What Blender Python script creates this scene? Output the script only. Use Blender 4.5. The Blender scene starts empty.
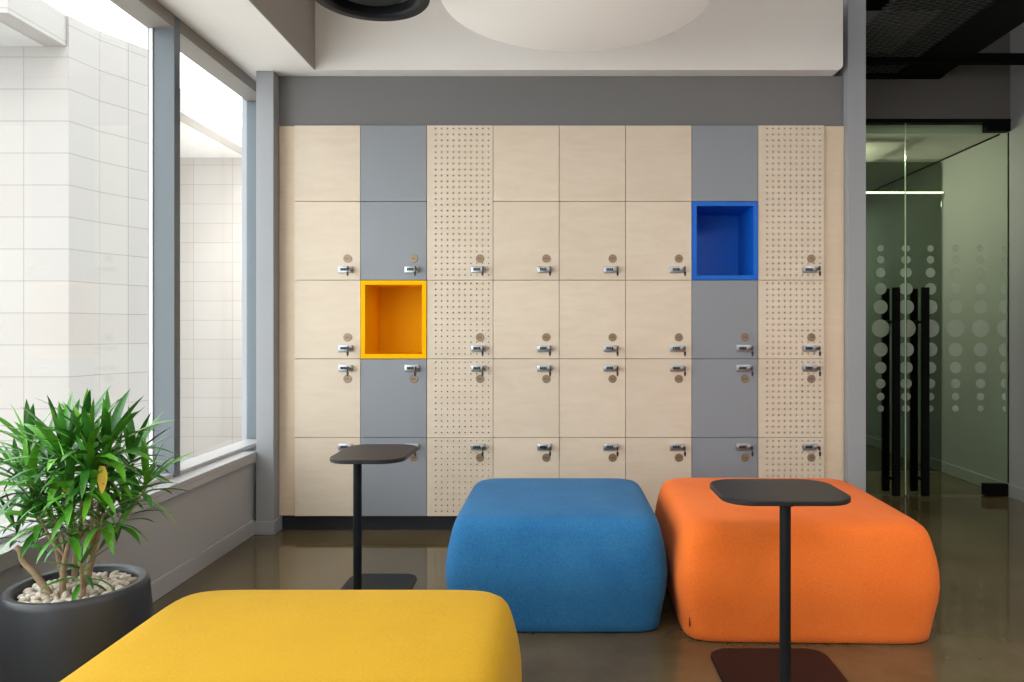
import bpy, bmesh, math, random
from mathutils import Vector, Matrix, Euler

random.seed(7)
scene = bpy.context.scene
COL = scene.collection
PI = math.pi
F = 740.0                    # focal length in pixels
CX, CY, CAMZ = 559.0, 330.0, 1.2


# ------------------------------------------------------------------ materials
def new_mat(name):
    m = bpy.data.materials.new(name)
    m.use_nodes = True
    nt = m.node_tree
    b = nt.nodes['Principled BSDF']
    return m, nt, b


def paint(name, col, rough=0.5, metal=0.0, noise=0.03, scale=6.0, bump=0.0, bscale=200.0, spec=0.5):
    """a painted or moulded surface with faint procedural variation"""
    m, nt, b = new_mat(name)
    N, L = nt.nodes, nt.links
    tc = N.new('ShaderNodeTexCoord')
    nz = N.new('ShaderNodeTexNoise')
    nz.inputs['Scale'].default_value = scale
    nz.inputs['Detail'].default_value = 4
    L.new(tc.outputs['Object'], nz.inputs['Vector'])
    mx = N.new('ShaderNodeMixRGB')
    mx.inputs[1].default_value = (*[c * (1 - noise) for c in col], 1)
    mx.inputs[2].default_value = (*[min(1, c * (1 + noise)) for c in col], 1)
    L.new(nz.outputs['Fac'], mx.inputs[0])
    L.new(mx.outputs[0], b.inputs['Base Color'])
    b.inputs['Roughness'].default_value = rough
    b.inputs['Metallic'].default_value = metal
    b.inputs['Specular IOR Level'].default_value = spec
    if bump:
        n2 = N.new('ShaderNodeTexNoise')
        n2.inputs['Scale'].default_value = bscale
        L.new(tc.outputs['Object'], n2.inputs['Vector'])
        bp = N.new('ShaderNodeBump')
        bp.inputs['Strength'].default_value = bump
        bp.inputs['Distance'].default_value = 0.002
        L.new(n2.outputs['Fac'], bp.inputs['Height'])
        L.new(bp.outputs[0], b.inputs['Normal'])
    return m


def birch(name, col, rough=0.5):
    m, nt, b = new_mat(name)
    N, L = nt.nodes, nt.links
    tc = N.new('ShaderNodeTexCoord')
    oi = N.new('ShaderNodeObjectInfo')
    add = N.new('ShaderNodeVectorMath'); add.operation = 'ADD'
    mul = N.new('ShaderNodeVectorMath'); mul.operation = 'SCALE'
    mul.inputs[0].default_value = (7.3, 3.1, 11.7)
    L.new(oi.outputs['Random'], mul.inputs['Scale'])
    L.new(tc.outputs['Object'], add.inputs[0]); L.new(mul.outputs[0], add.inputs[1])
    mp = N.new('ShaderNodeMapping')
    mp.inputs['Scale'].default_value = (1.6, 1.6, 7.0)
    L.new(add.outputs[0], mp.inputs['Vector'])
    nz = N.new('ShaderNodeTexNoise')
    nz.inputs['Scale'].default_value = 2.2; nz.inputs['Detail'].default_value = 6
    nz.inputs['Distortion'].default_value = 1.4
    L.new(mp.outputs[0], nz.inputs['Vector'])
    n2 = N.new('ShaderNodeTexNoise')
    n2.inputs['Scale'].default_value = 26; n2.inputs['Detail'].default_value = 4
    L.new(mp.outputs[0], n2.inputs['Vector'])
    mm = N.new('ShaderNodeMath'); mm.operation = 'MULTIPLY_ADD'
    mm.inputs[1].default_value = 0.3
    L.new(n2.outputs['Fac'], mm.inputs[0]); L.new(nz.outputs['Fac'], mm.inputs[2])
    rp = N.new('ShaderNodeValToRGB')
    rp.color_ramp.elements[0].position = 0.42
    rp.color_ramp.elements[1].position = 0.88
    rp.color_ramp.elements[0].color = (col[0] * .945, col[1] * .93, col[2] * .905, 1)
    rp.color_ramp.elements[1].color = (min(1, col[0] * 1.02), min(1, col[1] * 1.025), min(1, col[2] * 1.03), 1)
    L.new(mm.outputs[0], rp.inputs[0])
    hs = N.new('ShaderNodeHueSaturation')
    vr = N.new('ShaderNodeMapRange')
    vr.inputs['To Min'].default_value = 0.95; vr.inputs['To Max'].default_value = 1.05
    L.new(oi.outputs['Random'], vr.inputs['Value'])
    L.new(vr.outputs[0], hs.inputs['Value'])
    L.new(rp.outputs[0], hs.inputs['Color'])
    L.new(hs.outputs[0], b.inputs['Base Color'])
    b.inputs['Roughness'].default_value = rough
    return m


def fabric(name, col, dark):
    m, nt, b = new_mat(name)
    N, L = nt.nodes, nt.links
    tc = N.new('ShaderNodeTexCoord')
    fine = N.new('ShaderNodeTexNoise')
    fine.inputs['Scale'].default_value = 210; fine.inputs['Detail'].default_value = 3
    fine.inputs['Roughness'].default_value = 0.7
    L.new(tc.outputs['Object'], fine.inputs['Vector'])
    big = N.new('ShaderNodeTexNoise')
    big.inputs['Scale'].default_value = 5; big.inputs['Detail'].default_value = 3
    L.new(tc.outputs['Object'], big.inputs['Vector'])
    ma = N.new('ShaderNodeMath'); ma.operation = 'MULTIPLY_ADD'; ma.inputs[1].default_value = 0.35
    L.new(big.outputs['Fac'], ma.inputs[0]); L.new(fine.outputs['Fac'], ma.inputs[2])
    rp = N.new('ShaderNodeValToRGB')
    rp.color_ramp.elements[0].position = 0.45; rp.color_ramp.elements[1].position = 0.92
    rp.color_ramp.elements[0].color = (*dark, 1); rp.color_ramp.elements[1].color = (*col, 1)
    L.new(ma.outputs[0], rp.inputs[0])
    L.new(rp.outputs[0], b.inputs['Base Color'])
    b.inputs['Roughness'].default_value = 0.92
    b.inputs['Specular IOR Level'].default_value = 0.15
    b.inputs['Sheen Weight'].default_value = 0.05
    b.inputs['Sheen Roughness'].default_value = 0.5
    bp = N.new('ShaderNodeBump')
    bp.inputs['Strength'].default_value = 0.35; bp.inputs['Distance'].default_value = 0.0015
    L.new(fine.outputs['Fac'], bp.inputs['Height']); L.new(bp.outputs[0], b.inputs['Normal'])
    return m


def clear_glass(name, tint, base=0.045, edge=0.9, rough=0.0):
    """thin sheet glass: straight-through transmission with an angle dependent mirror reflection"""
    m = bpy.data.materials.new(name); m.use_nodes = True
    nt = m.node_tree; N, L = nt.nodes, nt.links
    for n in list(N): N.remove(n)
    out = N.new('ShaderNodeOutputMaterial')
    tr = N.new('ShaderNodeBsdfTransparent'); tr.inputs[0].default_value = (*tint, 1)
    gl = N.new('ShaderNodeBsdfGlossy'); gl.inputs['Roughness'].default_value = rough
    gl.inputs[0].default_value = (0.95, 1, 0.97, 1)
    lw = N.new('ShaderNodeLayerWeight'); lw.inputs[0].default_value = 0.5
    pw = N.new('ShaderNodeMath'); pw.operation = 'POWER'; pw.inputs[1].default_value = 4.5
    L.new(lw.outputs['Facing'], pw.inputs[0])
    sc = N.new('ShaderNodeMath'); sc.operation = 'MULTIPLY_ADD'
    sc.inputs[1].default_value = edge; sc.inputs[2].default_value = base
    L.new(pw.outputs[0], sc.inputs[0])
    mx = N.new('ShaderNodeMixShader')
    L.new(sc.outputs[0], mx.inputs[0]); L.new(tr.outputs[0], mx.inputs[1]); L.new(gl.outputs[0], mx.inputs[2])
    L.new(mx.outputs[0], out.inputs[0])
    return m


def frosted(name):
    m = bpy.data.materials.new(name); m.use_nodes = True
    nt = m.node_tree; N, L = nt.nodes, nt.links
    for n in list(N): N.remove(n)
    out = N.new('ShaderNodeOutputMaterial')
    tr = N.new('ShaderNodeBsdfTransparent'); tr.inputs[0].default_value = (0.85, 0.9, 0.85, 1)
    df = N.new('ShaderNodeBsdfDiffuse'); df.inputs[0].default_value = (0.62, 0.66, 0.6, 1)
    tl = N.new('ShaderNodeBsdfTranslucent'); tl.inputs[0].default_value = (0.62, 0.66, 0.6, 1)
    a = N.new('ShaderNodeMixShader'); a.inputs[0].default_value = 0.4
    L.new(df.outputs[0], a.inputs[1]); L.new(tl.outputs[0], a.inputs[2])
    b = N.new('ShaderNodeMixShader'); b.inputs[0].default_value = 0.45
    L.new(tr.outputs[0], b.inputs[1]); L.new(a.outputs[0], b.inputs[2])
    L.new(b.outputs[0], out.inputs[0])
    return m


def emitter(name, col, strength, base=(0.8, 0.8, 0.8)):
    m, nt, b = new_mat(name)
    b.inputs['Base Color'].default_value = (*base, 1)
    b.inputs['Roughness'].default_value = 0.6
    b.inputs['Emission Color'].default_value = (*col, 1)
    b.inputs['Emission Strength'].default_value = strength
    return m


def concrete_floor(name):
    m, nt, b = new_mat(name)
    N, L = nt.nodes, nt.links
    tc = N.new('ShaderNodeTexCoord')
    n1 = N.new('ShaderNodeTexNoise'); n1.inputs['Scale'].default_value = 1.7
    n1.inputs['Detail'].default_value = 8; n1.inputs['Roughness'].default_value = 0.65
    L.new(tc.outputs['Object'], n1.inputs['Vector'])
    rp = N.new('ShaderNodeValToRGB')
    rp.color_ramp.elements[0].position = 0.32; rp.color_ramp.elements[1].position = 0.72
    rp.color_ramp.elements[0].color = FLOOR_A; rp.color_ramp.elements[1].color = FLOOR_B
    L.new(n1.outputs['Fac'], rp.inputs[0])
    # pale aggregate specks
    vo = N.new('ShaderNodeTexVoronoi'); vo.inputs['Scale'].default_value = 55
    L.new(tc.outputs['Object'], vo.inputs['Vector'])
    lt = N.new('ShaderNodeMath'); lt.operation = 'LESS_THAN'; lt.inputs[1].default_value = 0.10
    L.new(vo.outputs['Distance'], lt.inputs[0])
    n3 = N.new('ShaderNodeTexNoise'); n3.inputs['Scale'].default_value = 9
    L.new(tc.outputs['Object'], n3.inputs['Vector'])
    gt = N.new('ShaderNodeMath'); gt.operation = 'GREATER_THAN'; gt.inputs[1].default_value = 0.58
    L.new(n3.outputs['Fac'], gt.inputs[0])
    mu = N.new('ShaderNodeMath'); mu.operation = 'MULTIPLY'
    L.new(lt.outputs[0], mu.inputs[0]); L.new(gt.outputs[0], mu.inputs[1])
    mu2 = N.new('ShaderNodeMath'); mu2.operation = 'MULTIPLY'; mu2.inputs[1].default_value = 0.45
    L.new(mu.outputs[0], mu2.inputs[0])
    mx = N.new('ShaderNodeMixRGB'); mx.inputs[2].default_value = (0.22, 0.19, 0.14, 1)
    L.new(mu2.outputs[0], mx.inputs[0]); L.new(rp.outputs[0], mx.inputs[1])
    L.new(mx.outputs[0], b.inputs['Base Color'])
    mr = N.new('ShaderNodeMapRange')
    mr.inputs['To Min'].default_value = 0.05; mr.inputs['To Max'].default_value = 0.10
    L.new(n1.outputs['Fac'], mr.inputs['Value']); L.new(mr.outputs[0], b.inputs['Roughness'])
    b.inputs['IOR'].default_value = 1.62
    return m


def facade_tiles(name, ox=0.0, oz=0.0):
    m, nt, b = new_mat(name)
    N, L = nt.nodes, nt.links
    tc = N.new('ShaderNodeTexCoord')
    sp = N.new('ShaderNodeSeparateXYZ'); cb = N.new('ShaderNodeCombineXYZ')
    L.new(tc.outputs['Object'], sp.inputs[0])
    ax = N.new('ShaderNodeMath'); ax.operation = 'ADD'; ax.inputs[1].default_value = ox
    az = N.new('ShaderNodeMath'); az.operation = 'ADD'; az.inputs[1].default_value = oz
    L.new(sp.outputs['X'], ax.inputs[0]); L.new(sp.outputs['Z'], az.inputs[0])
    L.new(ax.outputs[0], cb.inputs[0]); L.new(az.outputs[0], cb.inputs[1])
    br = N.new('ShaderNodeTexBrick')
    br.offset = 0.0; br.squash = 1.0
    br.inputs['Scale'].default_value = 1.0
    br.inputs['Brick Width'].default_value = 0.6
    br.inputs['Row Height'].default_value = 0.3
    br.inputs['Mortar Size'].default_value = 0.004
    br.inputs['Mortar Smooth'].default_value = 0.2
    br.inputs['Color1'].default_value = (0.272, 0.250, 0.232, 1)
    br.inputs['Color2'].default_value = (0.284, 0.264, 0.246, 1)
    br.inputs['Mortar'].default_value = (0.165, 0.154, 0.145, 1)
    L.new(cb.outputs[0], br.inputs['Vector'])
    L.new(br.outputs['Color'], b.inputs['Base Color'])
    b.inputs['Roughness'].default_value = 0.7
    return m


def per_island(name, cols, rough=0.5, sheen=0.0, subsurf=False):
    m, nt, b = new_mat(name)
    N, L = nt.nodes, nt.links
    g = N.new('ShaderNodeNewGeometry')
    rp = N.new('ShaderNodeValToRGB')
    els = rp.color_ramp.elements
    while len(els) < len(cols): els.new(0.5)
    for i, c in enumerate(cols):
        els[i].position = i / (len(cols) - 1); els[i].color = (*c, 1)
    L.new(g.outputs['Random Per Island'], rp.inputs[0])
    tc = N.new('ShaderNodeTexCoord')
    nz = N.new('ShaderNodeTexNoise'); nz.inputs['Scale'].default_value = 40; nz.inputs['Detail'].default_value = 4
    L.new(tc.outputs['Object'], nz.inputs['Vector'])
    hs = N.new('ShaderNodeHueSaturation')
    mr = N.new('ShaderNodeMapRange'); mr.inputs['To Min'].default_value = 0.82; mr.inputs['To Max'].default_value = 1.18
    L.new(nz.outputs['Fac'], mr.inputs['Value']); L.new(mr.outputs[0], hs.inputs['Value'])
    L.new(rp.outputs[0], hs.inputs['Color'])
    L.new(hs.outputs[0], b.inputs['Base Color'])
    b.inputs['Roughness'].default_value = rough
    return m


FLOOR_A = (0.075, 0.052, 0.022, 1)
FLOOR_B = (0.145, 0.108, 0.058, 1)
M = {}
M['floor'] = concrete_floor('polished_concrete')
M['birch'] = birch('birch_veneer', (0.715, 0.600, 0.475))
M['birch_edge'] = birch('birch_filler', (0.70, 0.56, 0.41))
M['grey_door'] = paint('grey_laminate', (0.258, 0.274, 0.300), 0.45, noise=0.02)
M['grey_wall'] = paint('grey_wall_paint', (0.33, 0.335, 0.352), 0.55, noise=0.025, scale=2, bump=0.05)
M['parapet'] = paint('light_grey_parapet_paint', (0.45, 0.44, 0.435), 0.6, noise=0.02, scale=2)
M['band'] = paint('mid_grey_band_paint', (0.178, 0.172, 0.173), 0.55, noise=0.025, scale=2)
M['recess'] = paint('taupe_recess', (0.36, 0.33, 0.30), 0.7, noise=0.02, scale=3)
M['shaded_wall'] = paint('shaded_grey_wall', (0.13, 0.12, 0.11), 0.6, noise=0.03, scale=2)  # wall grey darkened in the base colour for the low light over the doors
M['right_wall'] = paint('pale_grey_wall_paint', (0.33, 0.325, 0.33), 0.6, noise=0.02, scale=2)
M['white'] = paint('white_ceiling_paint', (0.86, 0.825, 0.79), 0.75, noise=0.012, scale=3)
M['sill'] = paint('pale_sill', (0.46, 0.45, 0.45), 0.25, noise=0.02)
M['frame'] = paint('window_frame_coating', (0.115, 0.135, 0.152), 0.4, metal=0.0, noise=0.02)
M['head'] = paint('taupe_head_coating', (0.23, 0.205, 0.18), 0.45, noise=0.02)
M['black'] = paint('black_powder_coat', (0.008, 0.009, 0.011), 0.4, spec=0.22, noise=0.1, bump=0.05, bscale=400)
M['matt_black'] = paint('matt_black', (0.004, 0.004, 0.004), 0.6, spec=0.06, noise=0.1)
M['table_black'] = paint('table_laminate', (0.019, 0.018, 0.018), 0.42, spec=0.35, noise=0.08, bump=0.04, bscale=300)
M['plinth'] = paint('black_plinth', (0.012, 0.014, 0.02), 0.4, noise=0.05)
M['yellow_box'] = paint('yellow_lacquer', (0.96, 0.49, 0.001), 0.5, spec=0.06, noise=0.01)
M['blue_box'] = paint('blue_lacquer', (0.004, 0.135, 0.62), 0.4, spec=0.3, noise=0.01)
M['chrome'] = paint('satin_chrome', (0.42, 0.44, 0.47), 0.3, metal=0.85, noise=0.02)
M['dial'] = paint('black_dial', (0.03, 0.035, 0.045), 0.35)
M['bronze'] = paint('bronze_disc', (0.30, 0.215, 0.14), 0.4, metal=0.45, noise=0.1, scale=80)
M['bronze_dark'] = paint('engraved_mark', (0.12, 0.08, 0.05), 0.5)
M['key'] = paint('dark_key', (0.02, 0.02, 0.022), 0.4)
M['steel'] = paint('key_steel', (0.32, 0.30, 0.28), 0.35, metal=0.8)
M['interior'] = paint('locker_interior', (0.30, 0.24, 0.18), 0.7)
M['f_yellow'] = fabric('yellow_felt', (0.63, 0.37, 0.014), (0.53, 0.29, 0.008))
M['f_blue'] = fabric('blue_felt', (0.044, 0.20, 0.41), (0.010, 0.10, 0.265))
M['f_orange'] = fabric('orange_felt', (0.94, 0.225, 0.040), (0.80, 0.14, 0.016))
M['tag'] = paint('dark_red_tag', (0.16, 0.012, 0.008), 0.6)
M['window_glass'] = clear_glass('window_glass', (0.97, 0.985, 0.98), base=0.015, edge=0.45)
M['door_glass'] = clear_glass('green_door_glass', (0.80, 0.87, 0.78), base=0.015, edge=0.5)
M['screen_glass'] = clear_glass('smoked_screen_glass', (0.62, 0.66, 0.58), base=0.02, edge=0.6)
M['frost'] = frosted('frosted_film')
M['glass_edge'] = paint('polished_glass_edge', (0.70, 0.80, 0.68), 0.2)
M['pebble'] = per_island('pebble_stone', [(0.42, 0.35, 0.26), (0.62, 0.54, 0.44), (0.80, 0.75, 0.68), (0.55, 0.47, 0.37)], 0.7)
M['leaf'] = per_island('green_leaf', [(0.014, 0.085, 0.014), (0.045, 0.22, 0.016), (0.11, 0.38, 0.022), (0.025, 0.15, 0.018), (0.15, 0.45, 0.03), (0.02, 0.11, 0.022), (0.07, 0.30, 0.02)], 0.33)
M['leaf_yellow'] = per_island('yellowed_leaf', [(0.60, 0.45, 0.03), (0.70, 0.55, 0.05)], 0.45)
M['bark'] = paint('pale_bark', (0.34, 0.24, 0.15), 0.8, noise=0.35, scale=40, bump=0.6, bscale=120)
M['planter'] = paint('charcoal_planter', (0.030, 0.034, 0.041), 0.42, noise=0.05, bump=0.04)
M['lamp_white'] = emitter('lamp_diffuser', (1.0, 0.94, 0.89), 0.21, (0.78, 0.76, 0.72))
M['lamp_shell'] = paint('white_lamp_shell', (0.75, 0.73, 0.70), 0.5)
M['lamp_beige'] = paint('lamp_reflector', (0.20, 0.17, 0.13), 0.3, metal=0.4)
M['led'] = emitter('led_strip', (1.0, 0.96, 0.86), 2.2)
M['facade'] = facade_tiles('cream_facade_tiles')
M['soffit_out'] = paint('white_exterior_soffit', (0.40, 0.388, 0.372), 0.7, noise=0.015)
M['paving'] = paint('pale_paving', (0.74, 0.72, 0.69), 0.8, noise=0.08)


# ------------------------------------------------------------------ mesh helpers
def add_box(bm, x0, y0, z0, x1, y1, z1, bev=0.0, seg=2):
    r = bmesh.ops.create_cube(bm, size=1.0)
    vs = r['verts']
    for v in vs:
        v.co = Vector(((x0 + x1) / 2 + v.co.x * (x1 - x0), (y0 + y1) / 2 + v.co.y * (y1 - y0), (z0 + z1) / 2 + v.co.z * (z1 - z0)))
    if bev:
        es = list({e for v in vs for e in v.link_edges})
        bmesh.ops.bevel(bm, geom=es, offset=bev, segments=seg, affect='EDGES', profile=0.5)
    return bm


def box(*a, **k):
    return add_box(bmesh.new(), *a, **k)


def finish(bm, smooth=None):
    bmesh.ops.recalc_face_normals(bm, faces=bm.faces)
    if smooth is not None:
        for f in bm.faces: f.smooth = True
        for e in bm.edges:
            if len(e.link_faces) == 2 and e.calc_face_angle(0) > math.radians(smooth):
                e.smooth = False
    return bm


def obj(name, bm, mat, parent=None, loc=None, rotz=0.0, smooth=None, recalc=True):
    if recalc: finish(bm, smooth)
    me = bpy.data.meshes.new(name)
    bm.to_mesh(me); bm.free()
    me.materials.append(M[mat] if isinstance(mat, str) else mat)
    o = bpy.data.objects.new(name, me)
    COL.objects.link(o)
    if loc: o.location = loc
    o.rotation_euler.z = rotz
    if parent: o.parent = parent
    return o


def struct(name, bm, mat, **k):
    o = obj(name, bm, mat, **k)
    o['kind'] = 'structure'
    return o


def empty(name, loc=(0, 0, 0), rotz=0.0):
    o = bpy.data.objects.new(name, None)
    COL.objects.link(o)
    o.location = loc; o.rotation_euler.z = rotz
    o.empty_display_size = 0.1
    return o


def tag(o, label, cat, group=None, kind=None):
    o['label'] = label; o['category'] = cat
    if group: o['group'] = group
    if kind: o['kind'] = kind
    return o


def copy_tree(o, parent=None):
    c = o.copy(); COL.objects.link(c)
    if parent: c.parent = parent
    for ch in list(o.children): copy_tree(ch, c)
    return c


def lathe(bm, prof, n=48, cx=0.0, cy=0.0, cap=False):
    rings = []
    for r, z in prof:
        if r < 1e-6:
            rings.append([bm.verts.new((cx, cy, z))])
        else:
            rings.append([bm.verts.new((cx + r * math.cos(2 * PI * i / n), cy + r * math.sin(2 * PI * i / n), z)) for i in range(n)])
    for a, b in zip(rings, rings[1:]):
        for i in range(n):
            j = (i + 1) % n
            if len(a) == 1 and len(b) == 1: continue
            if len(a) == 1: bm.faces.new((a[0], b[i], b[j]))
            elif len(b) == 1: bm.faces.new((a[i], a[j], b[0]))
            else: bm.faces.new((a[i], a[j], b[j], b[i]))
    return bm


def tube(bm, pts, radii, n=10, cap=True):
    pts = [Vector(p) for p in pts]
    if not isinstance(radii, (list, tuple)): radii = [radii] * len(pts)
    up = Vector((0.3, 0.9, 0.2)).normalized()
    rings = []
    for i, p in enumerate(pts):
        d = (pts[min(i + 1, len(pts) - 1)] - pts[max(i - 1, 0)]).normalized()
        a = d.cross(up)
        if a.length < 1e-3: a = d.cross(Vector((1, 0, 0)))
        a.normalize(); b = d.cross(a).normalized()
        up = -a.cross(d).normalized() if False else up
        rings.append([bm.verts.new(p + radii[i] * (math.cos(2 * PI * k / n) * a + math.sin(2 * PI * k / n) * b)) for k in range(n)])
    for r0, r1 in zip(rings, rings[1:]):
        for k in range(n):
            j = (k + 1) % n
            bm.faces.new((r0[k], r0[j], r1[j], r1[k]))
    if cap:
        bm.faces.new(rings[0]); bm.faces.new(list(reversed(rings[-1])))
    return bm


def smooth_path(ctrl, n=6):
    """Catmull-Rom through control points"""
    P = [Vector(c) for c in ctrl]
    P = [P[0] * 2 - P[1]] + P + [P[-1] * 2 - P[-2]]
    out = []
    for i in range(1, len(P) - 2):
        for k in range(n):
            t = k / n
            a, b, c, d = P[i - 1], P[i], P[i + 1], P[i + 2]
            out.append(0.5 * ((2 * b) + (c - a) * t + (2 * a - 5 * b + 4 * c - d) * t * t + (3 * b - a - 3 * c + d) * t ** 3))
    out.append(P[-2])
    return out


def rounded_rect(hx, hy, r, n=8):
    pts = []
    for cx, cy, a0 in ((hx - r, hy - r, 0), (-hx + r, hy - r, PI / 2), (-hx + r, -hy + r, PI), (hx - r, -hy + r, 3 * PI / 2)):
        for k in range(n + 1):
            a = a0 + PI / 2 * k / n
            pts.append((cx + r * math.cos(a), cy + r * math.sin(a)))
    return pts


def loft(bm, rings, cap_bottom=True, cap_top=True):
    R = [[bm.verts.new(p) for p in ring] for ring in rings]
    n = len(R[0])
    for a, b in zip(R, R[1:]):
        for i in range(n):
            j = (i + 1) % n
            bm.faces.new((a[i], a[j], b[j], b[i]))
    if cap_bottom: bm.faces.new(list(reversed(R[0])))
    if cap_top: bm.faces.new(R[-1])
    return bm


def prism(bm, outline, y0, y1):
    """closed outline in (x, z), extruded from y0 to y1"""
    a = [bm.verts.new((x, y0, z)) for x, z in outline]
    b = [bm.verts.new((x, y1, z)) for x, z in outline]
    n = len(a)
    bm.faces.new(a); bm.faces.new(list(reversed(b)))
    for i in range(n):
        j = (i + 1) % n
        bm.faces.new((a[i], b[i], b[j], a[j]))
    return bm


# ------------------------------------------------------------------ camera
cam = bpy.data.cameras.new('camera')
cam.sensor_fit = 'HORIZONTAL'; cam.sensor_width = 36.0
cam.lens = F / 1024.0 * 36.0
cam.shift_x = -(CX - 512.0) / 1024.0
cam.shift_y = (CY - 341.0) / 1024.0
cam.clip_start = 0.05
co = bpy.data.objects.new('camera', cam); COL.objects.link(co)
co.location = (0, 0, CAMZ); co.rotation_euler = (PI / 2, 0, 0)
scene.camera = co

# ------------------------------------------------------------------ room shell
YB = -4.0                       # wall behind the photographer
struct('floor', box(-2.1, YB - .1, -0.1, 3.4, 10.1, 0.0), 'floor')

# left side: parapet under the window, sill and skirting, lintel over the window
XP = -1.80
struct('wall_left', add_box(box(-2.1, YB, 0, XP, 4.9, 0.462), -2.1, YB, 2.74, -1.87, 4.9, 3.4), 'parapet')
struct('trim_1', add_box(box(-1.86, YB, 0.4625, -1.772, 4.337, 0.488, bev=0.003), -1.797, YB, 0.43, -1.774, 4.337, 0.463, bev=0.002), 'sill')
struct('baseboard_left', box(XP + .0005, YB, 0, -1.784, 4.337, 0.088, bev=0.003), 'parapet')

# slim column between window and lockers, with its own plinth
bm = box(-1.776, 4.338, 0, -1.674, 4.9, 2.719, bev=0.002)
add_box(bm, -1.786, 4.328, 0, -1.664, 4.9, 0.08, bev=0.004)
struct('column_left', bm, 'grey_wall')

# back wall: slab behind the lockers and the grey band above them
bm = box(-2.1, 4.9, 0, 1.81, 5.0, 3.4)
struct('wall_back', bm, 'grey_wall')
struct('bulkhead_over_lockers', box(-1.673, 4.43, 2.4200, 1.703, 4.899, 2.719), 'band')
struct('baseboard_back', box(-1.662, 4.447, 0, 1.70, 4.50, 0.092), 'plinth')

# right column that ends the locker wall
struct('column_right', box(1.704, 4.363, 0, 1.81, 5.45, 3.4, bev=0.002), 'grey_wall')

# white ceiling: low soffit by the window, fascia over the lockers, raised field
struct('ceiling_soffit', box(-1.869, YB, 2.72, -1.432, 4.899, 3.25), 'white')
struct('recess_overlay', box(-1.4318, YB, 2.7205, -1.426, 4.3255, 3.199), 'recess')  # added thin panel, makes the recess side darker than the white ceiling
r = 0.035
ol = [(-1.4315, 3.25), (-1.4315, 2.72)]
ol += [(1.66 - r + r * math.sin(a), 2.72 + r - r * math.cos(a)) for a in [PI / 2 * k / 8 for k in range(9)]]
ol += [(1.66, 3.25)]
struct('ceiling_fascia', prism(bmesh.new(), ol, 4.326, 4.899), 'white')
struct('ceiling', box(-1.431, YB, 3.2, 1.69, 4.325, 3.3), 'white')
# light slot joint at the foot of the fascia
# right wall, wall behind the photographer
struct('wall_right', box(3.25, YB, 0, 3.4, 10, 3.6), 'right_wall')
struct('wall_front', box(-2.1, YB - .1, 0, 3.4, YB, 3.6), 'white')
# partition between corridor and lockers (beyond the right column)
struct('wall_corridor_left', box(1.70, 5.451, 0, 1.81, 10, 3.4), 'right_wall')
struct('wall_corridor_end', box(1.70, 10.0, 0, 3.4, 10.1, 3.4), 'right_wall')
# wall above the glass doors
YD = 5.35
struct('wall_over_door', box(1.811, YD - .02, 2.719, 3.249, YD + .10, 3.6), 'shaded_wall')
struct('trim_2', box(1.811, YD - .03, 2.694, 3.249, YD + .04, 2.7185), 'matt_black')
# corridor ceiling with a slightly lower panel, and skirting along the right wall
bm = box(1.811, YD + .101, 2.646, 3.249, 10, 2.75)
add_box(bm, 1.811, 5.62, 2.625, 2.65, 10, 2.6465)
struct('ceiling_corridor', bm, 'white')
struct('ceiling_shadow_strip', box(3.243, YD + .105, 2.636, 3.2495, 10, 2.6455), 'matt_black')  # dark strip drawn in place of the shadow line between wall and ceiling
bm = box(3.234, 5.36, 0, 3.2495, 10, 0.09, bev=0.003)
add_box(bm, 3.234, 2.0, 0, 3.2495, 5.34, 0.09, bev=0.003)
struct('baseboard_right', bm, 'right_wall')

# black open ceiling on the right: slab, hung expanded mesh, edge duct, cross bar
struct('ceiling_black_slab', box(1.70, YB, 3.5, 3.249, YD - .021, 3.6), 'matt_black')
bm = bmesh.new()
x0, x1, y0, y1, zc = 1.83, 2.40, 2.6, 5.31, 3.02
s = 0.052
k = -40
while True:
    # two families of slanted strands make the diamonds
    done = True
    for sg in (1, -1):
        b0 = y0 + k * s * 0.8
        xa, xb = x0, x1
        ya = b0 if sg > 0 else b0 + (x1 - x0) * 0.45
        yb = b0 + (x1 - x0) * 0.45 if sg > 0 else b0
        if min(ya, yb) < y1: done = False
        if max(ya, yb) <= y0 or min(ya, yb) >= y1: continue
        # clip in y
        def cl(xp, yp, xq, yq):
            t0, t1 = 0.0, 1.0
            d = yq - yp
            for lim, sgn in ((y0, 1), (y1, -1)):
                if abs(d) < 1e-9: continue
                t = (lim - yp) / d
                if d * sgn > 0: t0 = max(t0, t)
                else: t1 = min(t1, t)
            return (xp + (xq - xp) * t0, yp + d * t0, xp + (xq - xp) * t1, yp + d * t1) if t1 > t0 else None
        c = cl(xa, ya, xb, yb)
        if c:
            tube(bm, [(c[0], c[1], zc), (c[2], c[3], zc)], 0.004, n=4)
    k += 1
    if done or k > 400: break
struct('ceiling_mesh', bm, paint('mesh_metal', (0.03, 0.032, 0.028), 0.5, metal=0.3))
bm = box(2.41, 2.6, 3.005, 2.73, 5.31, 3.20, bev=0.004)
add_box(bm, 1.82, 4.93, 2.985, 3.249, 4.99, 3.045)
add_box(bm, 1.82, 5.24, 3.0, 2.73, 5.31, 3.10)
struct('ceiling_duct', bm, 'matt_black')

# ------------------------------------------------------------------ window
XG0, XG1 = -1.985, -1.855        # outer and inner faces of the frame
YM = 3.57                        # near face of the mullion
w1 = empty('window_1', (-1.92, 1.9, 0.488)); w1['kind'] = 'structure'
w2 = empty('window_2', (-1.92, 4.2, 0.488)); w2['kind'] = 'structure'


def child(name, bm, mat, par, smooth=None):
    o = obj(name, bm, mat, None, smooth=smooth)
    o.parent = par
    o.matrix_parent_inverse = Matrix.Translation(-Vector(par.location))
    return o


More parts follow.
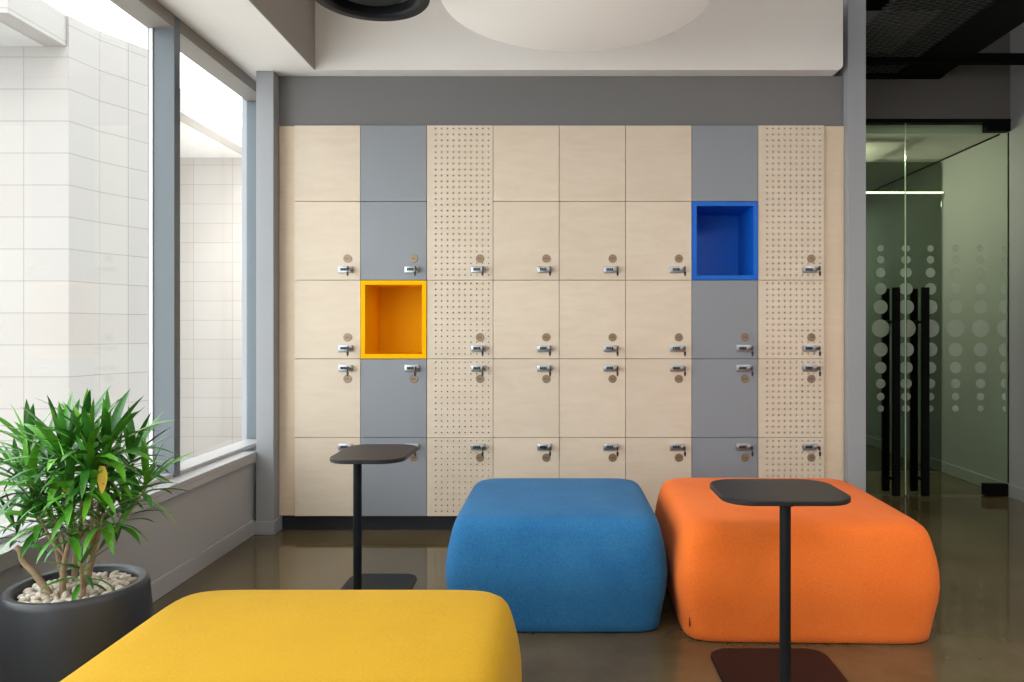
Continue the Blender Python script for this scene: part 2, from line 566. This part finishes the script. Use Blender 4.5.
child('mullion', box(XG0, YM, 0.489, XG1, YM + .055, 2.739, bev=0.002), 'frame', w1)
child('gasket_highlight', box(-1.975, YM - .006, 0.509, -1.958, YM - .0003, 2.6545), 'lamp_shell', w1)  # white strip paints the bright highlight along the mullion's gasket edge
child('head_rail', box(XG0, YB, 2.655, XG1, YM - .0005, 2.739), 'head', w1)
child('bottom_rail', box(XG0, YB, 0.4885, XG1 - .005, YM - .0005, 0.508, bev=0.002), 'sill', w1)
child('glass_pane', box(-1.972, YB, 0.50, -1.962, YM, 2.66), 'window_glass', w1)
child('head_rail', box(XG0, YM + .0555, 2.655, XG1, 4.899, 2.739), 'head', w2)
child('bottom_rail', box(XG0, YM + .0555, 0.4885, XG1 - .005, 4.899, 0.508, bev=0.002), 'sill', w2)
child('jamb', box(XG0, 4.70, 0.5085, -1.80, 4.899, 2.6545, bev=0.002), 'frame', w2)
child('glass_pane', box(-1.972, YM + .055, 0.50, -1.962, 4.70, 2.66), 'window_glass', w2)

# ------------------------------------------------------------------ building across the court
bld = empty('building', (-5.5, 6.94, 0))
tag(bld, 'cream tiled building with white soffit seen outside through the tall windows', 'building')


def facade(name, ax, ay, bx, by, z0, z1, th=0.2, ox=0.0, oz=0.0, mat=None):
    L = math.hypot(bx - ax, by - ay)
    ang = math.atan2(by - ay, bx - ax)
    o = obj(name, box(0, 0, z0, L, th, z1), mat or facade_tiles('cream_facade_tiles', ox, oz))
    o.location = Vector((ax, ay, 0)) - Vector(bld.location); o.rotation_euler.z = ang
    o.parent = bld
    return o


facade('wall', -9.0, 6.94, -4.60, 6.94, -1.0, 3.859, ox=0.0 - 4.0 + .02, oz=-0.16)
facade('pier_return', -4.597, 6.94, -4.53, 7.30, -1.0, 4.149, oz=-0.16, ox=.1)
facade('wall', -4.528, 7.30, -4.22, 8.0, -1.0, 4.149, oz=-0.16, ox=.3)
facade('wall', -9.0, 11.44, -1.5, 11.44, -1.0, 4.149, oz=-0.15, ox=.25)
o = obj('soffit', box(-9.0, 6.2, 3.86, -4.83, 11.43, 3.95), 'soffit_out'); o.location = -Vector(bld.location); o.parent = bld
o = obj('fascia', box(-4.829, 6.2, 3.86, -4.62, 11.43, 4.15), 'facade'); o.location = -Vector(bld.location); o.parent = bld
# o = obj('upper_soffit', box(-4.82, 5.6, 4.16, -2.12, 11.43, 4.25), 'soffit_out'); o.location = -Vector(bld.location); o.parent = bld
o = struct('ground', box(-12, YB - 3, -1.1, -2.11, 12, -1.0), 'paving')

# ------------------------------------------------------------------ lockers
YL = 4.40
SX = F / YL
CW = 66.25 / SX
X0 = (294.3 - CX) / SX
RH = [0.468, 0.468, 0.468, 0.468, 0.453]       # bottom to top
Z0 = 0.0925
G = 0.0015


def perforated_bm(w, h):
    """door leaf with real round holes, 10 x 13"""
    bm = bmesh.new()
    th = 0.018
    hr = 0.0045
    sp = 0.0349
    xs = [0.0535 + sp * i for i in range(10)]
    zs = [h - 0.0196 - sp * j for j in range(13)][::-1]
    gx = [0.0015] + [xs[0] - sp / 2 + sp * i for i in range(11)] + [w - 0.0015]
    gz = [0.0015] + [zs[0] - sp / 2 + sp * i for i in range(14)] + [h - 0.0015]
    V = {}

    def v(x, y, z):
        k = (round(x, 5), round(y, 5), round(z, 5))
        if k not in V: V[k] = bm.verts.new((x - w / 2, y, z))
        return V[k]
    for i in range(12):
        for j in range(15):
            xa, xb, za, zb = gx[i], gx[i + 1], gz[j], gz[j + 1]
            if 1 <= i <= 10 and 1 <= j <= 13:
                cx, cz = xs[i - 1], zs[j - 1]
                oc = []
                for k in range(8):
                    a = PI / 8 + k * PI / 4
                    oc.append((cx + hr * math.cos(a), cz + hr * math.sin(a)))
                f = [v(x, 0, z) for x, z in oc]; b = [v(x, th, z) for x, z in oc]
                for k in range(8):
                    bm.faces.new((f[k], f[(k + 1) % 8], b[(k + 1) % 8], b[k]))
                c = [v(xb, 0, zb), v(xa, 0, zb), v(xa, 0, za), v(xb, 0, za)]
                # octagon vertices 0,1 face the top right corner, 2,3 the top left, ...
                for q in range(4):
                    n = (q + 1) % 4
                    bm.faces.new((c[q], f[2 * q], f[2 * q + 1]))
                    bm.faces.new((c[q], f[2 * q + 1], f[2 * n], c[n]))
            else:
                bm.faces.new((v(xa, 0, za), v(xb, 0, za), v(xb, 0, zb), v(xa, 0, zb)))
    # edges of the leaf
    for i in range(12):
        for z in (gz[0], gz[-1]):
            bm.faces.new((v(gx[i], 0, z), v(gx[i + 1], 0, z), v(gx[i + 1], th, z), v(gx[i], th, z)))
    for j in range(15):
        for x in (gx[0], gx[-1]):
            bm.faces.new((v(x, 0, gz[j]), v(x, 0, gz[j + 1]), v(x, th, gz[j + 1]), v(x, th, gz[j])))
    return bm


def carcass_bm(w, h, y0, y1, t=0.012, g=0.001):
    bm = bmesh.new()
    a, b = -w / 2 + g, w / 2 - g
    add_box(bm, a, y0, g, a + t, y1, h - g)
    add_box(bm, b - t, y0, g, b, y1, h - g)
    add_box(bm, a + t, y0, g, b - t, y1, g + t)
    add_box(bm, a + t, y0, h - g - t, b - t, y1, h - g)
    add_box(bm, a + t, y1 - t, g + t, b - t, y1, h - g - t)
    return bm


def make_lock(root, lx, lz, dz):
    """combination cam lock with key, and the round number disc"""
    bm = box(lx - .046, -.013, lz - .0195, lx + .040, -.0003, lz + .0195, bev=0.003)
    lock = obj('combination_lock', bm, 'chrome', root, smooth=40)
    for k in range(4):
        cx = lx - .026 + k * .0105
        b2 = bmesh.new()
        # ribbed wheel, lying on its side in the housing
        n = 12
        ring0, ring1 = [], []
        for q in range(n):
            a = 2 * PI * q / n
            rr = 0.0085 if q % 2 else 0.0078
            ring0.append(b2.verts.new((cx - .0043, -.010 + rr * math.cos(a), lz + .001 + 1.15 * rr * math.sin(a))))
            ring1.append(b2.verts.new((cx + .0043, -.010 + rr * math.cos(a), lz + .001 + 1.15 * rr * math.sin(a))))
        for q in range(n):
            j = (q + 1) % n
            b2.faces.new((ring0[q], ring0[j], ring1[j], ring1[q]))
        b2.faces.new(ring0); b2.faces.new(list(reversed(ring1)))
        obj('number_dial', b2, 'dial', lock)
    b3 = bmesh.new()
    kx = lx + .031
    tube(b3, [(kx, -.012, lz + .002), (kx, -.024, lz + .002), (kx, -.026, lz + .002)], [.0125, .0125, .010], n=20)
    obj('key_cylinder', b3, 'steel', lock, smooth=40)
    # key blade sticks out of the cylinder, its dark bow and tag hang from it
    b4 = box(kx - .0015, -.058, lz - .002, kx + .0015, -.0262, lz + .006, bev=0.0006)
    add_box(b4, kx - .003, -.085, lz - .010, kx + .003, -.058, lz + .014, bev=0.002)
    obj('key', b4, 'key', lock)
    b5 = bmesh.new()
    tube(b5, [(kx - .001, -.080, lz - .004), (kx + .001, -.080, lz - .017)], .0022, n=8)
    ol = [(kx - .0055, lz - .017), (kx + .0055, lz - .017), (kx + .0065, lz - .030), (kx + .003, lz - .044), (kx - .003, lz - .044), (kx - .0065, lz - .030)]
    prism(b5, ol, -.083, -.078)
    obj('key_fob', b5, 'key', lock)
    b6 = bmesh.new()
    prof = [(0, .0), (.0235, 0.0), (.0245, .0012), (.0245, .004)]
    lathe(b6, [(r, z) for r, z in prof], n=32)
    for v in b6.verts:
        v.co = Vector((lx + .0075 + v.co.x, -.0043 + v.co.z, dz + v.co.y))
    disc = obj('number_disc', b6, 'bronze', root, smooth=40)
    b7 = bmesh.new()
    for q in range(3):
        xx = lx + .0075 - .011 + q * .0085
        add_box(b7, xx, -.0050, dz - .004, xx + .005, -.0042, dz + .004)
    obj('engraved_mark', b7, 'bronze_dark', disc)


PROTO = {}


def locker(finish_, variant, h):
    key = (finish_, variant, round(h, 4))
    if key in PROTO: return copy_tree(PROTO[key])
    root = empty('locker')
    if finish_ == 'perforated':
        door = obj('door', perforated_bm(CW, h), 'birch', root)
    else:
        door = obj('door', box(-CW / 2 + G, 0, G, CW / 2 - G, .018, h - G, bev=0.0012), 'birch' if finish_ == 'birch' else 'grey_door', root)
    obj('carcass', carcass_bm(CW, h, .0185, .45), 'interior', root)
    if variant == 'low': make_lock(root, .309 - CW / 2, .0625, .128)
    if variant == 'high': make_lock(root, .309 - CW / 2, h - .0550, h - .119)
    PROTO[key] = root
    return root


def cubby(name, mat, h):
    root = empty(name)
    w = CW
    t = 0.026
    bm = bmesh.new()
    y0, y1 = -.006, .02
    a, b, c, d = -w / 2 + .002, w / 2 - .002, .002, h - .002
    add_box(bm, a, y0, c, a + t, y1, d); add_box(bm, b - t, y0, c, b, y1, d)
    add_box(bm, a + t, y0, c, b - t, y1, c + t); add_box(bm, a + t, y0, d - t, b - t, y1, d)
    bmesh.ops.remove_doubles(bm, verts=bm.verts, dist=1e-5)
    obj('frame', bm, mat, root)
    obj('carcass', carcass_bm(w, h, .0205, .40, t=.025), mat, root)
    return root


COLS = ['birch', 'grey', 'perforated', 'birch', 'birch', 'birch', 'grey', 'perforated']
WHERE = {
    0: 'in the leftmost column, nearest the window',
    1: 'in the column with the yellow cubby',
    2: 'in the column right of the yellow cubby',
    3: 'in the column beside the left perforated column',
    4: 'in the middle one of the three plain columns',
    5: 'in the column left of the blue cubby',
    6: 'in the column with the blue cubby',
    7: 'in the column right of the blue cubby',
}
LOOK = {'birch': 'plain birch', 'grey': 'smooth grey', 'perforated': 'perforated birch'}
ROWS = {4: 'top-row', 3: 'second-row', 2: 'third-row', 1: 'fourth-row', 0: 'bottom-row'}
SPECIAL = {
    (1, 3): 'smooth grey locker with lock directly above the yellow cubby',
    (1, 1): 'smooth grey locker with lock directly under the yellow cubby',
    (1, 0): 'smooth grey bottom locker behind the small side table by the window',
    (6, 4): 'smooth grey lockless locker directly above the blue cubby',
    (6, 2): 'smooth grey locker with lock directly under the blue cubby',
}
GROUP = 'lockers of the locker wall'
zb = Z0
for row in range(5):
    h = RH[row]
    for c in range(8):
        xc = X0 + CW * (c + .5)
        if (c, row) == (1, 2):
            o = cubby('open_cubby', 'yellow_box', h)
            tag(o, 'open yellow cubby in the left grey column of the locker wall', 'cubby', GROUP)
        elif (c, row) == (6, 3):
            o = cubby('open_cubby', 'blue_box', h)
            tag(o, 'open blue cubby in the right grey column of the locker wall', 'cubby', GROUP)
        else:
            variant = 'blank' if row == 4 else ('low' if row in (2, 3) else 'high')
            o = locker(COLS[c], variant, h)
            lab = SPECIAL.get((c, row)) or '%s %s%s locker %s' % (ROWS[row], 'lockless ' if row == 4 else '', LOOK[COLS[c]], WHERE[c])
            tag(o, lab, 'locker', GROUP)
        o.location = (xc, YL, zb)
    zb += h
ZT = zb
o = obj('filler_panel', box(-1.6715, YL + .02, Z0, X0 - .001, YL + .06, ZT, bev=.001), 'birch_edge')
tag(o, 'narrow tall birch filler strip between the window-side column and lockers', 'panel', 'filler strips beside the lockers')
o = obj('filler_panel', box(X0 + 8 * CW + .001, YL + .02, Z0, 1.702, YL + .06, ZT, bev=.001), 'birch_edge')
tag(o, 'narrow tall birch filler strip between lockers and the column by the glass doors', 'panel', 'filler strips beside the lockers')


# ------------------------------------------------------------------ poufs
PROFILE = [(.052, 0), (.036, .003), (.029, .012), (.025, .04), (.016, .10), (.005, .16), (0, .215), (.002, .265), (.009, .315),
           (.019, .36), (.026, .388), (.033, .408), (.043, .424), (.059, .436), (.082, .444), (.12, .4485), (.20, .4525), (.36, .4545)]


def pouf(name, hx, hy, h, mat, loc, rotz, n_exp=11, tagpart=None):
    root = empty(name, loc, rotz)
    bm = bmesh.new()
    n = 160
    rings = []
    k = h / .455
    for ins, z in PROFILE:
        ring = []
        for i in range(n):
            a = 2 * PI * (i + .5) / n
            # angles crowd toward the corners
            c, s_ = math.cos(a), math.sin(a)
            e = n_exp - 3.0 * min(1, ins / .36)
            d = (abs(c) ** e + abs(s_) ** e) ** (-1 / e)
            ring.append((c * d * (hx - ins), s_ * d * (hy - ins), z * k))
        rings.append(ring)
    rings.append([(x * .3, y * .3, h) for x, y, z in rings[-1]])
    loft(bm, rings)
    obj('upholstery', bm, mat, root, smooth=60)
    # low black base the cushion stands on
    b = loft(bmesh.new(), [[(x * (hx - .12) , y * (hy - .12), zz) for x, y in rounded_rect(1, 1, .2)] for zz in (0.0, 0.0025)])
    if tagpart:
        tx, ty, tz = tagpart
        t = box(tx - .0015, ty - .012, tz - .018, tx + .0015, ty + .006, tz + .018, bev=.0006)
        o = obj('sewn_label', t, 'tag', root)
        o['label'] = 'small dark red sewn label'
    return root


b = pouf('pouf', .452, .468, .461, 'f_blue', (-.010, 3.360, 0), 0)
tag(b, 'square upholstered blue pouf between the yellow and orange poufs', 'pouf', 'square poufs')
orp = pouf('pouf', .511, .522, .461, 'f_orange', (.978, 3.315, 0), math.radians(-1.5), tagpart=(-.462, -.463, .075))
tag(orp, 'square upholstered orange pouf right of the blue pouf, a side table before it', 'pouf', 'square poufs')
ye = pouf('pouf', .519, .53, .457, 'f_yellow', (-.622, 1.70, 0), 0)
tag(ye, 'square upholstered yellow pouf beside the potted plant', 'pouf', 'square poufs')


# ------------------------------------------------------------------ side tables
def side_table(x, y, w, d, px, py, label):
    """top and foot plate are the same rounded rectangle; the post stands near one edge"""
    root = empty('side_table', (x, y, 0))
    tw, w = w, w - .012
    H = .640

    def plate(z0, z1, sx, sy, r, bv):
        rings = [[(a, b_, z0) for a, b_ in rounded_rect(sx - bv, sy - bv, r - bv)],
                 [(a, b_, z0 + bv) for a, b_ in rounded_rect(sx, sy, r)],
                 [(a, b_, z1 - bv) for a, b_ in rounded_rect(sx, sy, r)],
                 [(a, b_, z1) for a, b_ in rounded_rect(sx - bv, sy - bv, r - bv)]]
        return loft(bmesh.new(), rings)
    obj('tabletop', plate(H - .018, H, tw / 2, d / 2, .10, .003), 'table_black', root, smooth=40)
    obj('foot_plate', plate(0, .009, w / 2, d / 2 - .014, .07, .002), 'black', root, smooth=40)
    bm = bmesh.new()
    lathe(bm, [(0, .0095), (.0185, .0095), (.0185, H - .026), (.0185, H - .0185), (0, H - .0185)], n=32, cx=px - x, cy=py - y)
    obj('post', bm, 'black', root, smooth=40)
    bm = bmesh.new()
    lathe(bm, [(.0186, H - .0225), (.030, H - .0215), (.032, H - .0185), (.0186, H - .0185)], n=32, cx=px - x, cy=py - y)
    obj('mounting_flange', bm, 'black', root, smooth=40)
    tag(root, label, 'side table', 'black side tables')
    return root


side_table(.769, 2.605, .440, .36, .752, 2.46, 'black side table standing in front of the orange pouf')
side_table(-.846, 3.41, .335, .45, -.885, 3.25, 'black side table standing behind the yellow pouf, by the lockers')


# ------------------------------------------------------------------ pendant lamps
lamp = empty('pendant_lamp', (.073, 3.268, 2.65))
tag(lamp, 'large round white disc lamp hanging under the raised ceiling', 'lamp')
bm = lathe(bmesh.new(), [(0, 0), (.585, 0), (.592, .004)], n=128)
obj('diffuser', bm, 'lamp_white', lamp, smooth=40)
bm = lathe(bmesh.new(), [(.592, .0045), (.595, .02), (.595, .075), (.585, .085), (0, .085)], n=128)
obj('housing', bm, 'lamp_shell', lamp, smooth=40)
for k in range(3):
    a = 2 * PI * k / 3 + .5
    obj('cable', tube(bmesh.new(), [(.45 * math.cos(a), .45 * math.sin(a), .085), (.45 * math.cos(a), .45 * math.sin(a), .549)], .0025, n=6), 'lamp_shell', lamp)

lamp2 = empty('pendant_lamp', (-.768, 3.005, 2.55))
tag(lamp2, 'small black ring lamp hanging beside the low ceiling edge by the window', 'lamp')
bm = lathe(bmesh.new(), [(.185, .012), (.195, .002), (.205, 0), (.232, 0), (.24, .008), (.24, .05), (.232, .06), (.195, .06), (.185, .05), (.185, .012)], n=96)
obj('outer_ring', bm, 'black', lamp2, smooth=40)
bm = lathe(bmesh.new(), [(0, .028), (.145, .028), (.152, .034), (.152, .075), (0, .075)], n=96)
obj('centre_disc', bm, 'black', lamp2, smooth=40)
bm = lathe(bmesh.new(), [(.1845, .052), (.153, .058)], n=96)
obj('reflector', bm, 'lamp_beige', lamp2, smooth=40)
obj('cable', tube(bmesh.new(), [(0, 0, .0755), (0, 0, .649)], .003, n=6), 'black', lamp2)


# ------------------------------------------------------------------ glass doors
SD = F / YD


def dx(px): return (px - CX) / SD


def dz(py): return CAMZ + (CY - py) / SD


dotrows = [(248.5, 6.5), (259.8, 7.7), (272.7, 9.6), (288.9, 11.6), (307, 14.0), (328.4, 17.7), (349.5, 14.0), (367.6, 11.6), (383.5, 9.6), (396.5, 7.7), (408.4, 6.5)]


def dots(cols, y):
    """frosted film circles, half circles where a column meets the edge of the leaf"""
    bm = bmesh.new()
    for px, half in cols:
        for py, dia in dotrows:
            cx, cz, rr = dx(px), dz(py), dia / 2 / SD
            if half == 0: angs = [2 * PI * k / 28 for k in range(28)]
            elif half < 0: angs = [PI / 2 + PI * k / 14 for k in range(15)]
            else: angs = [-PI / 2 + PI * k / 14 for k in range(15)]
            prism(bm, [(cx + rr * math.cos(a), cz + rr * math.sin(a)) for a in angs], y, y + .0006)
    return bm


xs_ = dx(905.5)
ztop = 2.693


def handle(par, px, yc):
    """long square pull bar on two stand-offs"""
    x = dx(px)
    z0, z1 = .018, dz(288)
    sgn = -1 if yc < YD else 1
    bm = box(x - .026, yc - .013, z0, x + .026, yc + .013, z1, bev=.003)
    h = child('pull_handle', bm, 'matt_black', par)
    for zz in (dz(322), dz(478)):
        b2 = bmesh.new()
        tube(b2, [(x, yc - sgn * .013, zz), (x, YD + sgn * .0062, zz)], .013, n=14)
        s = child('standoff', b2, 'matt_black', par, smooth=40)
        mw = s.matrix_parent_inverse
        s.parent = h
        s.matrix_parent_inverse = mw
    return h


d1 = empty('door_1', (1.95, YD, 0)); d1['kind'] = 'structure'
child('glass_pane', box(1.812, YD - .006, .012, xs_ - .004, YD + .006, ztop), 'door_glass', d1)
child('frosted_dots', dots([(855.5, 0), (880.2, 0), (904.5, -1)], YD - .0072), 'frost', d1)
child('edge_strip', box(xs_ - .0038, YD - .006, .012, xs_ + .0005, YD + .006, ztop), 'glass_edge', d1)
handle(d1, 890.7, YD - .085); handle(d1, 890.7, YD + .085)
d2 = empty('door_2', (3.2, YD, 0)); d2['kind'] = 'structure'
xr = dx(1008)
child('glass_pane', box(xs_ + .004, YD - .006, .012, xr, YD + .006, ztop), 'door_glass', d2)
child('frosted_dots', dots([(906.5, 1), (930, 0), (955, 0), (980, 0), (1005, -1)], YD - .0072), 'frost', d2)
handle(d2, 919.4, YD - .085); handle(d2, 919.4, YD + .085)
child('patch_fitting', box(dx(984.5), YD - .03, dz(132), 3.249, YD + .03, dz(123.5), bev=.003), 'matt_black', d2)
child('floor_pivot', box(dx(983.5), YD - .03, .004, 3.233, YD + .03, dz(483.5), bev=.003), 'matt_black', d2)
child('edge_strip', box(xr, YD - .006, .095, xr + .004, YD + .006, dz(132.5)), 'matt_black', d2)

# glass screen across the corridor with a lit rail
scr = empty('glass_screen', (2.5, 6.26, 0))
tag(scr, 'smoked glass screen across the corridor behind the glass doors, with lit rail', 'glass screen')
child('glass_pane', box(1.815, 6.255, .004, 3.2335, 6.267, 2.62), 'screen_glass', scr)
child('light_bar', box(1.815, 6.215, 2.350, 3.232, 6.245, 2.363, bev=.003), 'led', scr)

# ------------------------------------------------------------------ potted plant
PX, PY, PZ = -1.487, 2.285, .42
pl = empty('potted_plant', (PX, PY, 0))
tag(pl, 'bushy green potted plant in a charcoal round planter under the window', 'plant')
bm = lathe(bmesh.new(), [(0, 0), (.20, 0), (.214, .008), (.218, .03), (.216, .16), (.206, .30), (.197, .40), (.193, .414), (.186, .42), (.172, .42),
                         (.164, .414), (.160, .400), (.160, .36), (0, .36)], n=96)
obj('planter', bm, 'planter', pl, smooth=40)
rnd = random.Random(11)
bm = bmesh.new()
placed = []
for layer, zz in ((0, .383), (1, .401)):
    tries = 0
    while tries < 2600:
        tries += 1
        a = rnd.uniform(0, 2 * PI); rr = .146 * math.sqrt(rnd.random())
        x, y = rr * math.cos(a), rr * math.sin(a)
        sz = rnd.uniform(.0085, .0145)
        if any(l == layer and (x - q) ** 2 + (y - w) ** 2 < (.8 * (sz + s2)) ** 2 for q, w, s2, l in placed): continue
        placed.append((x, y, sz, layer))
        r_ = bmesh.ops.create_icosphere(bm, subdivisions=2, radius=sz)
        rot = Euler((rnd.uniform(-.5, .5), rnd.uniform(-.5, .5), rnd.uniform(0, PI))).to_matrix()
        sc = Vector((rnd.uniform(1.0, 1.35), rnd.uniform(.75, 1.0), rnd.uniform(.6, .85)))
        ph = rnd.uniform(0, 6)
        for v in r_['verts']:
            c = v.co.copy()
            k = 1 + .1 * math.sin(c.x * 300 + ph) * math.cos(c.y * 260 + ph)
            v.co = rot @ Vector((c.x * sc.x * k, c.y * sc.y * k, c.z * sc.z)) + Vector((x, y, zz + rnd.uniform(-.004, .006) * 0))
o = obj('pebbles', bm, 'pebble', pl, smooth=80); o['kind'] = 'stuff'; o['label'] = 'bed of pale beige pebbles'


def at(px, py, dy=0.0):
    """plant-local point that shows at a given place at the depth of the plant"""
    Y = PY + dy
    return Vector(((px - CX) * Y / F - PX, dy, CAMZ + (CY - py) * Y / F))


HEADS = [  # px, py, depth offset, leaves, size, outward lean
    (63, 445, -.10, 24, 1.05), (107, 440, -.05, 24, 1.10), (28, 438, .02, 20, .95), (84, 424, .10, 20, 1.0),
    (133, 448, .06, 20, .95), (147, 474, .00, 16, .85), (92, 466, -.12, 20, .95), (37, 500, -.05, 20, .95),
    (58, 490, .08, 18, .9), (104, 500, -.06, 18, .9), (18, 468, .08, 14, .8), (80, 556, -.10, 11, .72),
    (124, 500, .05, 12, .75), (70, 512, -.10, 14, .8), (46, 456, .14, 16, .9), (112, 468, .12, 16, .9),
    (14, 520, .0, 12, .75), (30, 470, -.10, 16, .9), (90, 440, -.12, 18, 1.0), (70, 480, -.14, 16, .9),
]
leafbm = bmesh.new()


def leaf(bm, base, direction, length, width, droop, roll):
    d = direction.normalized()
    side = d.cross(Vector((0, 0, 1)))
    if side.length < .05: side = Vector((1, 0, 0))
    side.normalize()
    up = side.cross(d).normalized()
    side = (side * math.cos(roll) + up * math.sin(roll)).normalized()
    n = 8
    p = base.copy()
    rows = []
    cur = d.copy()
    for i in range(n + 1):
        t = i / n
        w = width * (0.34 + 1.25 * t) if t < .35 else width * (0.78 + .22 * math.cos((t - .5) * PI / .5)) if t < .5 else width * max(0.0, (1 - ((t - .5) / .5) ** 1.7))
        w = width * max(0.02, (math.sin(PI * min(1, t * .86 + .14)) ** .8)) if t < 1 else width * .02
        nrm = side.cross(cur).normalized()
        fold = .28 * w
        rows.append([bm.verts.new(p - side * w + nrm * fold), bm.verts.new(p), bm.verts.new(p + side * w + nrm * fold)])
        cur = (cur + Vector((0, 0, -1)) * droop * (.25 + t) / n).normalized()
        p = p + cur * (length / n)
    for a, b_ in zip(rows, rows[1:]):
        for k in range(2):
            bm.faces.new((a[k], a[k + 1], b_[k + 1], b_[k]))


tips = []
for hi, (px, py, dy, nl, sz) in enumerate(HEADS):
    nl = int(nl * 1.3)
    c = at(px, py + 6, dy)
    tips.append(c)
    lean = Vector((c.x * .9, c.y * .9, .55)).normalized()
    # frame around the lean axis
    a1 = lean.cross(Vector((0.2, 1, 0))).normalized(); a2 = lean.cross(a1).normalized()
    for k in range(nl):
        t = k / (nl - 1)                      # 0 inner, 1 outer
        az = k * 2.399 + hi
        el = math.radians(80 - 92 * t ** .85 + rnd.uniform(-7, 7))
        d = lean * math.sin(el) + (a1 * math.cos(az) + a2 * math.sin(az)) * math.cos(el)
        ln = sz * rnd.uniform(.15, .195) * (0.72 + .35 * math.sin(PI * min(1, t * .9 + .15)))
        base = c - lean * (.075 * t) + d * .004
        # keep leaves off the wall and the window frame
        end = base + d * ln
        if PX + end.x < -1.765 and end.z < .56: continue
        if PX + end.x < -1.83: ln *= max(.4, 1 - (-1.83 - PX - end.x) / .12)
        leaf(leafbm, base, d, ln, sz * rnd.uniform(.0094, .0136), rnd.uniform(.6, 2.1) * (.3 + t), rnd.uniform(-.4, .4))
obj('foliage', leafbm, 'leaf', pl, smooth=70, recalc=True)
for px, py, dx_, dy in ((69, 476, .02, -.11), (102, 470, .03, -.13)):
    b_ = bmesh.new()
    leaf(b_, at(px, py - 4, dy), Vector((dx_, -.05, -.10)), .085, .013, .4, .3)
    o = obj('yellowed_leaf', b_, 'leaf_yellow', pl, smooth=70); o['label'] = 'yellowed leaf'

BASES = [(62, 588, -.03), (68, 592, .03), (78, 588, -.04), (84, 586, .03), (74, 582, .06)]
STEMS = [(0, [0, 7, 8]), (1, [2, 14, 10]), (2, [1, 6, 9]), (3, [4, 5, 12]), (4, [3, 15, 13, 17, 18, 19])]
for bi, heads in STEMS:
    bx = at(*BASES[bi]); bx.z = .37
    first = tips[heads[0]] - Vector((0, 0, .03))
    mid = bx.lerp(first, .5) + Vector((rnd.uniform(-.02, .02), rnd.uniform(-.02, .02), 0))
    path = smooth_path([bx, bx.lerp(mid, .5) + Vector((rnd.uniform(-.008, .008), 0, 0)), mid, first])
    bm = tube(bmesh.new(), path, [.0100 - .0055 * i / (len(path) - 1) for i in range(len(path))], n=9)
    for h_ in heads[1:]:
        st = path[int(len(path) * .45)]
        tp = tips[h_] - Vector((0, 0, .02))
        m2 = st.lerp(tp, .5) + Vector((0, 0, -.015))
        p2 = smooth_path([st, m2, tp])
        tube(bm, p2, [.0058 - .0028 * i / (len(p2) - 1) for i in range(len(p2))], n=8)
    obj('stem', bm, 'bark', pl, smooth=60)
b0 = at(82, 590, -.06); b0.z = .37
p2 = smooth_path([b0, b0.lerp(tips[11], .5) + Vector((.006, 0, 0)), tips[11]])
obj('stem', tube(bmesh.new(), p2, [.009 - .004 * i / (len(p2) - 1) for i in range(len(p2))], n=8), 'bark', pl, smooth=60)
b0 = at(56, 588, -.05); b0.z = .37
pts = [b0, at(36, 575, -.05), at(24, 562, -.05), at(20, 551, -.05), at(16, 547, -.05)]
p2 = smooth_path(pts)
bm = tube(bmesh.new(), p2, [.011 - .003 * i / (len(p2) - 1) for i in range(len(p2))], n=9)
p3 = smooth_path([at(22, 557, -.05), at(26, 549, -.06), at(28, 538, -.06)])
tube(bm, p3, .0045, n=8)
o = obj('stem', bm, 'bark', pl, smooth=60); o['label'] = 'leaning pruned stem with a forked stub'

# ------------------------------------------------------------------ light
world = bpy.data.worlds.new('sky'); scene.world = world
world.use_nodes = True
bg = world.node_tree.nodes['Background']
bg.inputs[0].default_value = (0.93, 0.97, 1.0, 1)
bg.inputs[1].default_value = 5.4


def area(name, loc, size, power, col=(1, 1, 1), rot=(0, 0, 0), sy=None):
    l = bpy.data.lights.new(name, 'AREA')
    l.energy = power; l.color = col
    l.size = size
    if sy: l.shape = 'RECTANGLE'; l.size_y = sy
    o = bpy.data.objects.new(name, l); COL.objects.link(o)
    o.location = loc; o.rotation_euler = rot
    return o


WARM = (1.0, 0.94, 0.87)
area('ceiling_fill', (0.2, 0.6, 3.15), 2.0, 22, WARM)  # these overhead area lights are unseen fills added to brighten the room
area('ceiling_fill', (-.4, -1.6, 3.15), 1.6, 28, WARM)
area('ceiling_fill', (1.1, -1.6, 3.15), 1.0, 32, WARM)
area('ceiling_fill', (2.5, 1.2, 2.95), 1.0, 62, WARM)
area('up_fill', (.6, -1.0, 1.9), .5, 9, WARM, rot=(PI, 0, 0))  # upward fill added to lighten the ceilings, no fitting stands here
cl = area('court_fill', (-3.1, 9.9, 2.6), 1.2, 300, (1, .95, .90))  # added fill, hidden from the camera, brightens the far court wall
cl.rotation_euler = Vector((-2.0, 1.6, -.3)).to_track_quat('-Z', 'Y').to_euler()
area('corridor_lamp', (2.15, 5.95, 2.60), .3, 34, (1.0, 0.95, 0.74), rot=(0, math.radians(-38), 0))
area('corridor_lamp', (2.3, 8.2, 2.60), .4, 30, (0.93, 1.0, 0.94))
sun = bpy.data.lights.new('sun', 'SUN'); sun.energy = 1.0; sun.color = (1, .93, .86); sun.angle = math.radians(12)
so = bpy.data.objects.new('sun', sun); COL.objects.link(so)
so.rotation_euler = Vector((-.35, .8, -.5)).to_track_quat('-Z', 'Y').to_euler()

vs = scene.view_settings
scene.display_settings.display_device = 'sRGB'
vs.view_transform = 'Standard'; vs.look = 'None'
vs.exposure = -0.28; vs.gamma = 1.0; vs.use_curve_mapping = False
